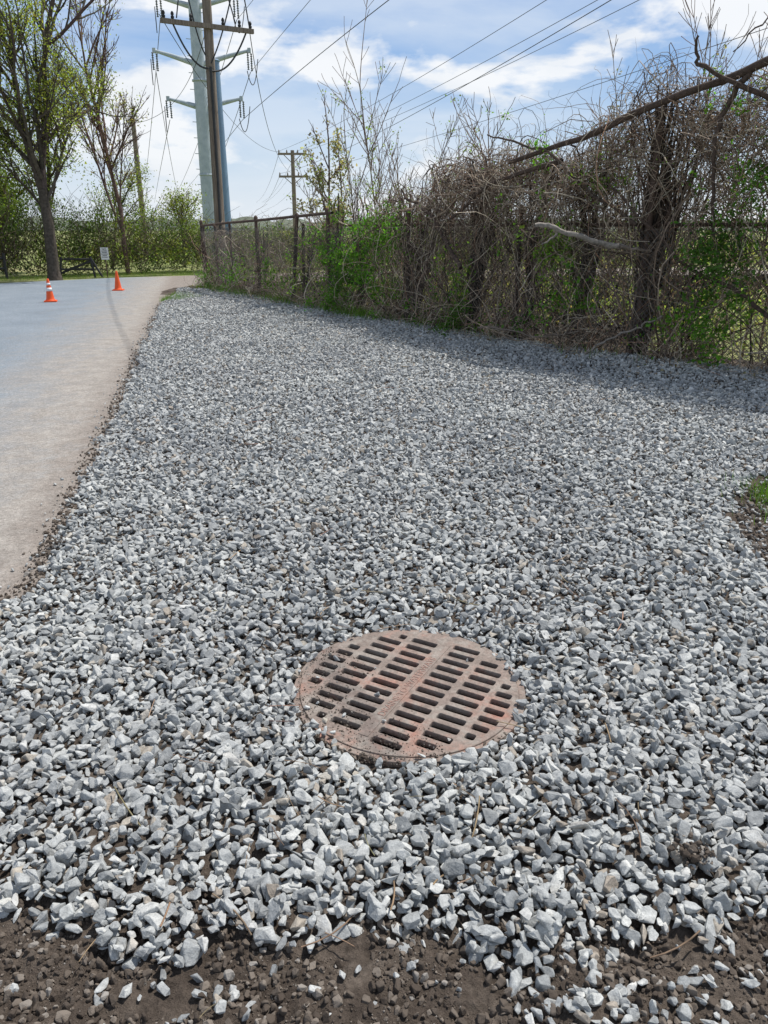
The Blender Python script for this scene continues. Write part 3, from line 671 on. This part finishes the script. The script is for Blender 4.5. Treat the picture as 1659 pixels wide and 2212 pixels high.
# leaves on the thicket
mb = MB()
G1 = (.10, .22, .028); G2 = (.155, .26, .045); G3 = (.07, .15, .025)
def clump(s_, w, z, rs, rz, n_, size=.048, col=G1):
    n_ = int(n_ * (.62 if s_ < 12 else .36))
    k = max(4, n_ // 20); cc = np.stack([rng.normal(s_, rs * .7, k), rng.normal(w, .16, k), rng.normal(z, rz * .6, k)], -1)
    P = cc[rng.integers(0, k, n_)] + rng.normal(0, .055, (n_, 3)); P = P[P[:, 2] > .02]; 
    mb.leaves(fw(P), size, jcol(col, len(P), .3, .1), 0)
for a in ((10.7, .08, .8, .35, .5, 3800), (10.0, .1, 1.2, .35, .5, 3000), (9.3, .05, 1.45, .3, .3, 1500), (9.6, .1, .6, .3, .3, 1200), (10.9, .12, .3, .4, .2, 1200), (7.6, .15, .35, .2, .3, 1300), (7.5, .12, .85, .2, .25, 300), (8.3, .1, 1.0, .3, .4, 200),
          (5.95, .12, 1.3, .22, .3, 1200), (5.7, .12, .7, .3, .35, 900), (4.0, .2, 1.2, .22, .4, 2200), (3.9, .22, .5, .28, .35, 1600), (3.75, .15, 1.9, .25, .3, 800), (5.3, .05, 1.95, .3, .25, 350), (6.2, .05, 2.2, .3, .2, 300), (4.2, 0, 2.6, .3, .3, 200), (4.6, .1, .4, .4, .3, 200), (6.9, .1, 1.6, .4, .4, 150),
          (13.3, .12, .6, .3, .4, 1400), (15.4, .15, .45, .35, .35, 1500), (17.4, .12, .35, .6, .3, 1800), (16.4, 0, .8, .8, .3, 600), (14.4, 0, .8, .4, .3, 500), (12.2, .1, .6, .35, .35, 1000), (2.6, .1, 1.2, .5, .7, 1800), (.8, .1, 1.2, .6, .7, 1400), (8.4, .08, .3, .3, .2, 300), (6.6, .08, .25, .4, .2, 300), (11.5, .05, 1.2, .3, .4, 900)):
    clump(*a, col=[G1, G2, G1, G3][rng.integers(0, 4)])
allP = np.concatenate([p.reshape(-1, 3) for p in VP]); q = allP[rng.integers(0, len(allP), 8000)]
msk = vn(q[:, 0], q[:, 2], .5, 3) > .1; q = q[msk] + rng.normal(0, .02, (msk.sum(), 3)); mb.leaves(fw(q), .034, jcol(G2, len(q), .3, .12), 0)
n = 5500; q = np.stack([srand(n, .6), rng.normal(.1, .2, n), rng.uniform(.01, .12, n)], -1); mb.leaves(fw(q), .05, jcol((.30, .23, .155), n, .3, .1), 0)
mb.build('vine_foliage', [M_leaf])

# ------------------------------------------------------------------ trees
def grow(P, TIP, p, d, L, r, lvl, mx, cfg):
    n = 7; pts = [p]; d = norm(d)
    for i in range(n - 1):
        d = norm(d + rng.normal(0, cfg['w'], 3) + np.array([0, 0, cfg['up'] if lvl else cfg.get('up0', cfg['up'])])); p = p + d * L / (n - 1); pts.append(p)
    pts = np.array(pts); P.append((pts, np.linspace(r, r * (.5 if lvl < mx else .3), n)))
    if lvl >= mx - 1: TIP.append(pts[2:])
    if lvl < mx:
        nc = cfg['nc'][lvl]
        for j in range(nc):
            tt = rng.uniform(cfg.get('t0', .3), 1) if j else 1.0
            f = tt * (n - 1); i = min(int(f), n - 2); q = pts[i] + (pts[i + 1] - pts[i]) * (f - i); dd = norm(pts[i + 1] - pts[i])
            a = norm(np.cross(dd, rng.normal(size=3))); an = rng.uniform(*cfg['ang']) * (1 if j else .4)
            nd = dd * math.cos(an) + a * math.sin(an)
            grow(P, TIP, q, nd, L * rng.uniform(*cfg['lr']) * (1 - .25 * tt), r * (.62 - .12 * tt) * cfg.get('rr', 1), lvl + 1, mx, cfg)
def tree(name, trunks, mx, cfg, bark, leafn, lsize, lcol, spread=.12, extra=None, k=5):
    P = []; T = []
    for (a, d, L, r) in trunks: grow(P, T, np.array(a, float), np.array(d, float), L, r, 0, mx, cfg)
    if extra: P += extra
    pts = np.stack([q[0] for q in P]); R = np.stack([q[1] for q in P])
    e = empty(name); mb = MB(); mb.tubes(pts, np.maximum(R, cfg.get('rmin', .005)), k, 0, jcol(bark, len(pts), .15, .05)); mb.build('branches', [M_bark], e)
    if leafn:
        T = np.concatenate(T); kk = max(10, leafn // 12); c = T[rng.integers(0, len(T), kk)]
        L = c[rng.integers(0, kk, leafn)] + rng.normal(0, spread, (leafn, 3)); mb = MB(); mb.leaves(L, lsize, jcol(lcol, leafn, .28, .1), 0); mb.build('foliage', [M_leaf], e)
    return e
def pl(*pts, r0, r1):
    pts = np.array(pts, float); u = np.linspace(0, len(pts) - 1, 7); return (np.stack([np.interp(u, range(len(pts)), pts[:, i]) for i in range(3)], -1), np.linspace(r0, r1, 7))
cfg = dict(w=.09, up=.07, nc=[8, 6, 5, 4], ang=(.4, .95), lr=(.42, .7), t0=.12, rmin=.007, rr=.9)
tree('deciduous_tree', [((-9.9, 23.8, 2.4), (-.22, .05, 1), 4.1, .10), ((-9.85, 23.8, 2.3), (.14, .1, 1), 5.2, .11), ((-9.9, 23.8, 2.9), (-.75, -.1, 1), 3.4, .06), ((-9.8, 23.8, 2.2), (.6, .2, 1), 2.8, .05), ((-9.85, 23.8, 2.8), (.02, -.5, 1), 3.4, .06), ((-9.85, 23.8, 1.9), (-.8, .2, .8), 2.6, .045)], 3, cfg, (.085, .068, .055), 24000, .07, (.235, .26, .068), .2,
     extra=[pl((-9.9, 23.8, -.1), (-9.88, 23.8, .6), (-9.84, 23.8, 1.6), (-9.87, 23.8, 2.5), r0=.20, r1=.14), pl((-9.9, 23.8, -.1), (-9.9, 23.8, .25), r0=.27, r1=.19)])
cfg2 = dict(w=.06, up=.04, nc=[15, 8, 5], ang=(.3, .7), lr=(.28, .5), t0=.2, rmin=.006, up0=.02, rr=.8)
tree('bare_tree', [((-8.75, 27.2, -.1), (-.10, 0, 1), 6.4, .085), ((-8.8, 27.2, 1.4), (-.35, 0, 1), 4.2, .045), ((-8.8, 27.2, 2.0), (.2, 0, 1), 2.6, .03)], 3, cfg2, (.16, .105, .085), 1600, .06, (.28, .26, .1))
tree('bare_tree', [((-12.2, 29, -.1), (0, 0, 1), 5.0, .09)], 3, cfg2, (.12, .09, .07), 4500, .08, (.2, .235, .07))
tree('deciduous_tree', [((-15.5, 27, -.1), (.05, 0, 1), 4.6, .13), ((-13.8, 29, -.1), (0, 0, 1), 3.6, .10)], 3, cfg, (.08, .066, .055), 13000, .1, (.15, .19, .05), .22)
tree('deciduous_tree', [((-10.6, 31, -.1), (0, 0, 1), 2.4, .06), ((-8.0, 32, -.1), (0, 0, 1), 1.9, .05)], 3, cfg, (.1, .08, .065), 6000, .08, (.19, .22, .06), .2)
e = empty('pine_tree', (-16.4, 33, 0)); mb = MB(); mb.tubes(np.array([(0, 0, -.1), (0, 0, 3), (0, 0, 5.6)]), np.array([.2, .13, .03]), 8, 0, (.08, .06, .05)); mb.build('trunk', [M_bark], e)
n = 9000; z = 5.6 - 4.8 * np.sqrt(rng.random(n)); a = rng.uniform(0, 6.28, n); lay = .6 + .4 * np.abs(np.sin(z * 5)); r = (5.8 - z) * .38 * lay * rng.random(n) ** .4 * (1 + .3 * vn(a * 2, z, .5)); mb = MB()
mb.leaves(np.stack([r * np.cos(a), r * np.sin(a), z - .15 * r], -1), .16, jcol((.045, .075, .04), n, .3, .1), 0, aspect=.2); mb.build('foliage', [M_leaf], e)
# saplings behind the fence
cs = dict(w=.05, up=.05, nc=[16, 6, 3], ang=(.35, .85), lr=(.2, .42), t0=.2, rmin=.0035, up0=.02, rr=.9)
for (x, y, h, ln, lc) in ((.1, 14.3, 3.8, 350, (.2, .26, .08)), (-.45, 14.8, 3.1, 350, (.2, .26, .08)), (.9, 13.6, 2.7, 350, (.2, .26, .08)), (2.0, 12.6, 2.9, 300, (.2, .26, .08)), (1.4, 12.2, 2.7, 500, (.16, .26, .06)), (.5, 13.0, 2.4, 300, (.2, .26, .08)),
                     (2.9, 11.6, 3.1, 200, (.24, .22, .12)), (3.9, 11.2, 3.4, 200, (.24, .22, .12)), (5.0, 10.2, 3.7, 200, (.24, .22, .12)), (6.3, 9.2, 4.0, 200, (.24, .22, .12)), (4.4, 9.4, 3.6, 100, (.24, .22, .12)), (3.4, 10.0, 3.2, 100, (.24, .22, .12)), (5.4, 8.6, 3.8, 100, (.24, .22, .12))):
    tree('sapling', [((x, y, -.1), (rng.normal(0, .06), 0, 1), h, .016), ((x + .2, y, -.1), (rng.normal(.1, .1), 0, 1), h * .8, .012), ((x - .2, y + .1, -.1), (rng.normal(-.1, .1), 0, 1), h * .75, .012)], 2, cs, (.24, .18, .14), ln, .042, lc, .05, k=4)
tree('flowering_tree', [((-.95, 15.4, -.1), (-.02, 0, 1), 3.1, .03), ((-.9, 15.4, .6), (.1, 0, 1), 2.1, .02), ((-.95, 15.4, .7), (-.12, 0, 1), 1.9, .02)], 2, dict(cs, nc=[14, 6, 4], lr=(.16, .32)), (.16, .11, .09), 2600, .06, (.28, .25, .17), .06)

# ------------------------------------------------------------------ hedgerow beyond the road
mb = MB(); HX = np.array([-19, -14, -11.6, -9, -6, -3, 3, 12]); HY = np.array([19, 22.8, 25.2, 27, 28.6, 30, 32, 34]); HH = np.array([2.9, 2.8, 2.1, 1.75, 1.3, 1.2, 1.3, 1.3])
n = 60000; k = 1500; cu_ = rng.uniform(0, 7, k); hh = np.interp(cu_, range(8), HH) * (1 + .28 * vn(cu_, cu_ * 0, .22, 2)); ch = hh * rng.random(k) ** .75; cd = rng.uniform(-.3, 1.6, k) + .35 * vn(cu_, ch, .3, 6)
pick = rng.integers(0, k, n); c = np.stack([np.interp(cu_, range(8), HX), np.interp(cu_, range(8), HY) + cd, ch], -1)
P = c[pick] + rng.normal(0, .15, (n, 3)); P[:, 2] = np.abs(P[:, 2]); 
pal = np.array([[.085, .135, .028], [.14, .185, .042], [.21, .215, .075], [.055, .095, .025]])
cc = pal[rng.choice(4, k, p=[.35, .28, .15, .22])] * rng.uniform(.6, 1.3, (k, 1))
mb.leaves(P, .075, np.clip(cc[pick] * (1 + rng.normal(0, .2, (n, 1))), .01, .6), 0)
M = 1700; u = rng.uniform(0, 7, M); b0 = np.stack([np.interp(u, range(8), HX), np.interp(u, range(8), HY) + rng.uniform(-.2, 1.5, M), rng.uniform(0, .8, M)], -1); h = np.interp(u, range(8), HH) * rng.uniform(.4, 1.15, M)
PP = b0[:, None, :] + np.cumsum(np.concatenate([np.zeros((M, 1, 3)), np.stack([rng.normal(0, .14, (M, 7)) + rng.normal(0, .1, (M, 1)), rng.normal(0, .14, (M, 7)), np.repeat(h[:, None] / 7, 7, 1)], -1)], 1), 1)
mb.tubes(PP, np.repeat(np.linspace(.011, .004, 8)[None], M, 0), 3, 1, jcol((.15, .115, .085), M, .3)); mb.build('hedgerow', [M_leaf, M_vine])

# low brush in the field behind the fence
mb = MB(); n = 18000; s_ = rng.uniform(-3, 19, n); w = -rng.uniform(.8, 9, n); z = np.abs(rng.normal(0, .28, n)) + .02; k = vn(s_, w, 1.1, 2) > -.2
q = np.stack([s_, w, z], -1)[k]; mb.leaves(fw(q), .10, jcol((.28, .30, .12), len(q), .35, .12), 0, aspect=.3)
n = 14000; x = rng.uniform(-16, 30, n); y = rng.uniform(34, 75, n); z = np.abs(rng.normal(0, .35, n)) * (vn(x, y, 4) > 0); mb.leaves(np.stack([x, y, z], -1), .3, jcol((.22, .25, .09), n, .3, .1), 0)
mb.build('field_brush', [M_leaf])

# ------------------------------------------------------------------ grass tufts
mb = MB()
def blades(x, y, z, h, col=(.10, .19, .03)):
    n = len(x); a = rng.uniform(0, 6.28, n); w = rng.uniform(.002, .004, n) * (h / .12) ; lean = rng.normal(0, .35, (n, 2)) * h[:, None]
    b = np.stack([x, y, z], -1); side = np.stack([np.cos(a) * w, np.sin(a) * w, 0 * a], -1); top = b + np.stack([lean[:, 0], lean[:, 1], h], -1)
    mb.add(np.stack([b - side, b + side, top + side * .2, top - side * .2], 1), np.arange(4 * n), 0, np.repeat(jcol(col, n, .3, .1), 4, 0), False)
def tuft(cx, cy, sx, sy, n, h0, zb=None, col=(.10, .19, .03)):
    x = rng.normal(cx, sx, n); y = rng.normal(cy, sy, n); blades(x, y, (hbase(x, y) if zb is None else np.full(n, zb)), rng.uniform(.4, 1.1, n) * h0, col)
n = 9000; y = rng.uniform(16.6, 21.5, n); xl = np.interp(y, [16.4, 18.3, 20.2, 21.5], [-4.75, -4.9, -5.0, -4.7]); xr = np.interp(y, [16.4, 18.1, 20.2, 21.5], [-4.3, -3.5, -4.4, -4.0]); x = xl + (xr - xl) * rng.random(n); blades(x, y, np.full(n, -.02), rng.uniform(.04, .14, n))
for s_, k in ((10.2, 700), (9.7, 400), (11, 300), (8.4, 150), (7.2, 100), (5.0, 60), (12.6, 300), (13.6, 300), (15, 400), (16.2, 500), (17.4, 800)):
    q = fw(np.stack([rng.normal(s_, .35, k), rng.normal(.2, .12, k), np.zeros(k)], -1)); blades(q[:, 0], q[:, 1], hbase(q[:, 0], q[:, 1]) + .0, rng.uniform(.05, .18, k))
tuft(2.34, 4.25, .12, .1, 500, .09); tuft(2.8, 4.0, .3, .2, 600, .12)
n = 22000; u = rng.random(n); i = u * 7; x = np.interp(i, range(8), HX); y = np.interp(i, range(8), HY) - rng.uniform(-.5, 2.3, n); x += rng.normal(0, .3, n)
blades(x, y, np.full(n, -.02), rng.uniform(.05, .11, n) , (.15, .22, .05))
mb.build('grass', [M_grass])

# ------------------------------------------------------------------ world, sun, camera
SUN_AZ = math.radians(54)   # from +Y toward +X
SUN_EL = math.radians(63)
w = bpy.data.worlds.new('World'); scene.world = w; w.use_nodes = True; nt = w.node_tree; nt.nodes.clear()
N_ = nt.nodes.new; L_ = nt.links.new
out = N_('ShaderNodeOutputWorld'); bg = N_('ShaderNodeBackground'); bg.inputs[1].default_value = .1; L_(bg.outputs[0], out.inputs[0])
sky = N_('ShaderNodeTexSky'); sky.sky_type = 'NISHITA'; sky.sun_disc = False; sky.sun_elevation = SUN_EL; sky.sun_rotation = SUN_AZ; sky.air_density = 1.0; sky.dust_density = .6; sky.ozone_density = 2.0
tc = N_('ShaderNodeTexCoord'); sp = N_('ShaderNodeSeparateXYZ'); L_(tc.outputs['Generated'], sp.inputs[0])
def wm(op, a, b=None, cl=False):
    x = N_('ShaderNodeMath'); x.operation = op; x.use_clamp = cl
    for v, i in ((a, 0), (b, 1)):
        if v is None: continue
        if isinstance(v, (int, float)): x.inputs[i].default_value = v
        else: L_(v, x.inputs[i])
    return x.outputs[0]
def wr(f, stops):
    r = N_('ShaderNodeValToRGB'); e = r.color_ramp.elements
    while len(e) < len(stops): e.new(.5)
    for i, (p, c) in enumerate(stops): e[i].position = p; e[i].color = (*c, 1)
    L_(f, r.inputs[0]); return r.outputs[0]
def wmix(f, a, b, mode='MIX'):
    x = N_('ShaderNodeMix'); x.data_type = 'RGBA'; x.blend_type = mode
    for v, i in ((f, 0), (a, 6), (b, 7)):
        if isinstance(v, (int, float)): x.inputs[i].default_value = v
        elif isinstance(v, tuple): x.inputs[i].default_value = (*v, 1)
        else: L_(v, x.inputs[i])
    return x.outputs[2]
def wnoise(scale, det, rough, mscale, loc=(0, 0, 0), dist=0):
    mp = N_('ShaderNodeMapping'); mp.inputs['Scale'].default_value = mscale; mp.inputs['Location'].default_value = loc; L_(tc.outputs['Generated'], mp.inputs[0])
    x = N_('ShaderNodeTexNoise'); x.inputs['Scale'].default_value = scale; x.inputs['Detail'].default_value = det; x.inputs['Roughness'].default_value = rough; x.inputs['Distortion'].default_value = dist
    L_(mp.outputs[0], x.inputs[0]); return x.outputs[0]
el = sp.outputs[2]
grad = wr(el, [(0.0, (7.2, 8.2, 9.2)), (.07, (5.2, 6.9, 8.9)), (.16, (2.9, 5.0, 8.4)), (.26, (1.5, 3.5, 7.6))])
c = wmix(.85, sky.outputs[0], grad)
v = wnoise(2.2, 7, .55, (1, 1, 4.5), (2.3, .4, 0), .4)
veil = wr(v, [(.34, (0, 0, 0)), (.58, (1, 1, 1))])
c = wmix(wm('MULTIPLY', veil, .6), c, (7.9, 8.6, 9.4))
v2 = wnoise(4.2, 9, .54, (1, 1, 2.6), (.55, 1.9, .35), .15)
cum = wr(v2, [(.505, (0, 0, 0)), (.57, (1, 1, 1))])
shade = wr(wnoise(5.0, 6, .5, (1, 1, 2.6), (.55, 1.9, .45)), [(.42, (9.9, 10.0, 10.1)), (.66, (7.6, 8.1, 8.7))])
c = wmix(wm('MULTIPLY', cum, .88), c, shade)
hz = wm('SUBTRACT', 1.0, wm('MULTIPLY', wm('MAXIMUM', el, 0.0), 8.0, True), True)
c = wmix(wm('MULTIPLY', hz, .5), c, (8.3, 8.7, 9.2))
up = wm('MULTIPLY', wm('SUBTRACT', el, .35), 4.0, True)
c = wmix(up, c, wmix(.35, sky.outputs[0], (6.0, 6.6, 7.2)))
L_(c, bg.inputs[0])

sd = bpy.data.lights.new('sun', 'SUN'); sd.energy = 4.7; sd.angle = math.radians(.6); sd.color = (1, .955, .89)
so = bpy.data.objects.new('sun', sd); COL.objects.link(so)
dirn = Vector((math.sin(SUN_AZ) * math.cos(SUN_EL), math.cos(SUN_AZ) * math.cos(SUN_EL), math.sin(SUN_EL)))
so.rotation_euler = dirn.to_track_quat('Z', 'Y').to_euler()

cd = bpy.data.cameras.new('camera'); cam = bpy.data.objects.new('camera', cd); COL.objects.link(cam)
cd.sensor_fit = 'VERTICAL'; cd.sensor_height = 36; cd.lens = 26.69; cd.clip_start = .05; cd.clip_end = 6000
cam.location = (0, 0, 1.5); cam.rotation_euler = (math.radians(69.4), 0, 0)
scene.camera = cam
scene.view_settings.view_transform = 'Standard'; scene.view_settings.look = 'None'; scene.view_settings.exposure = 0
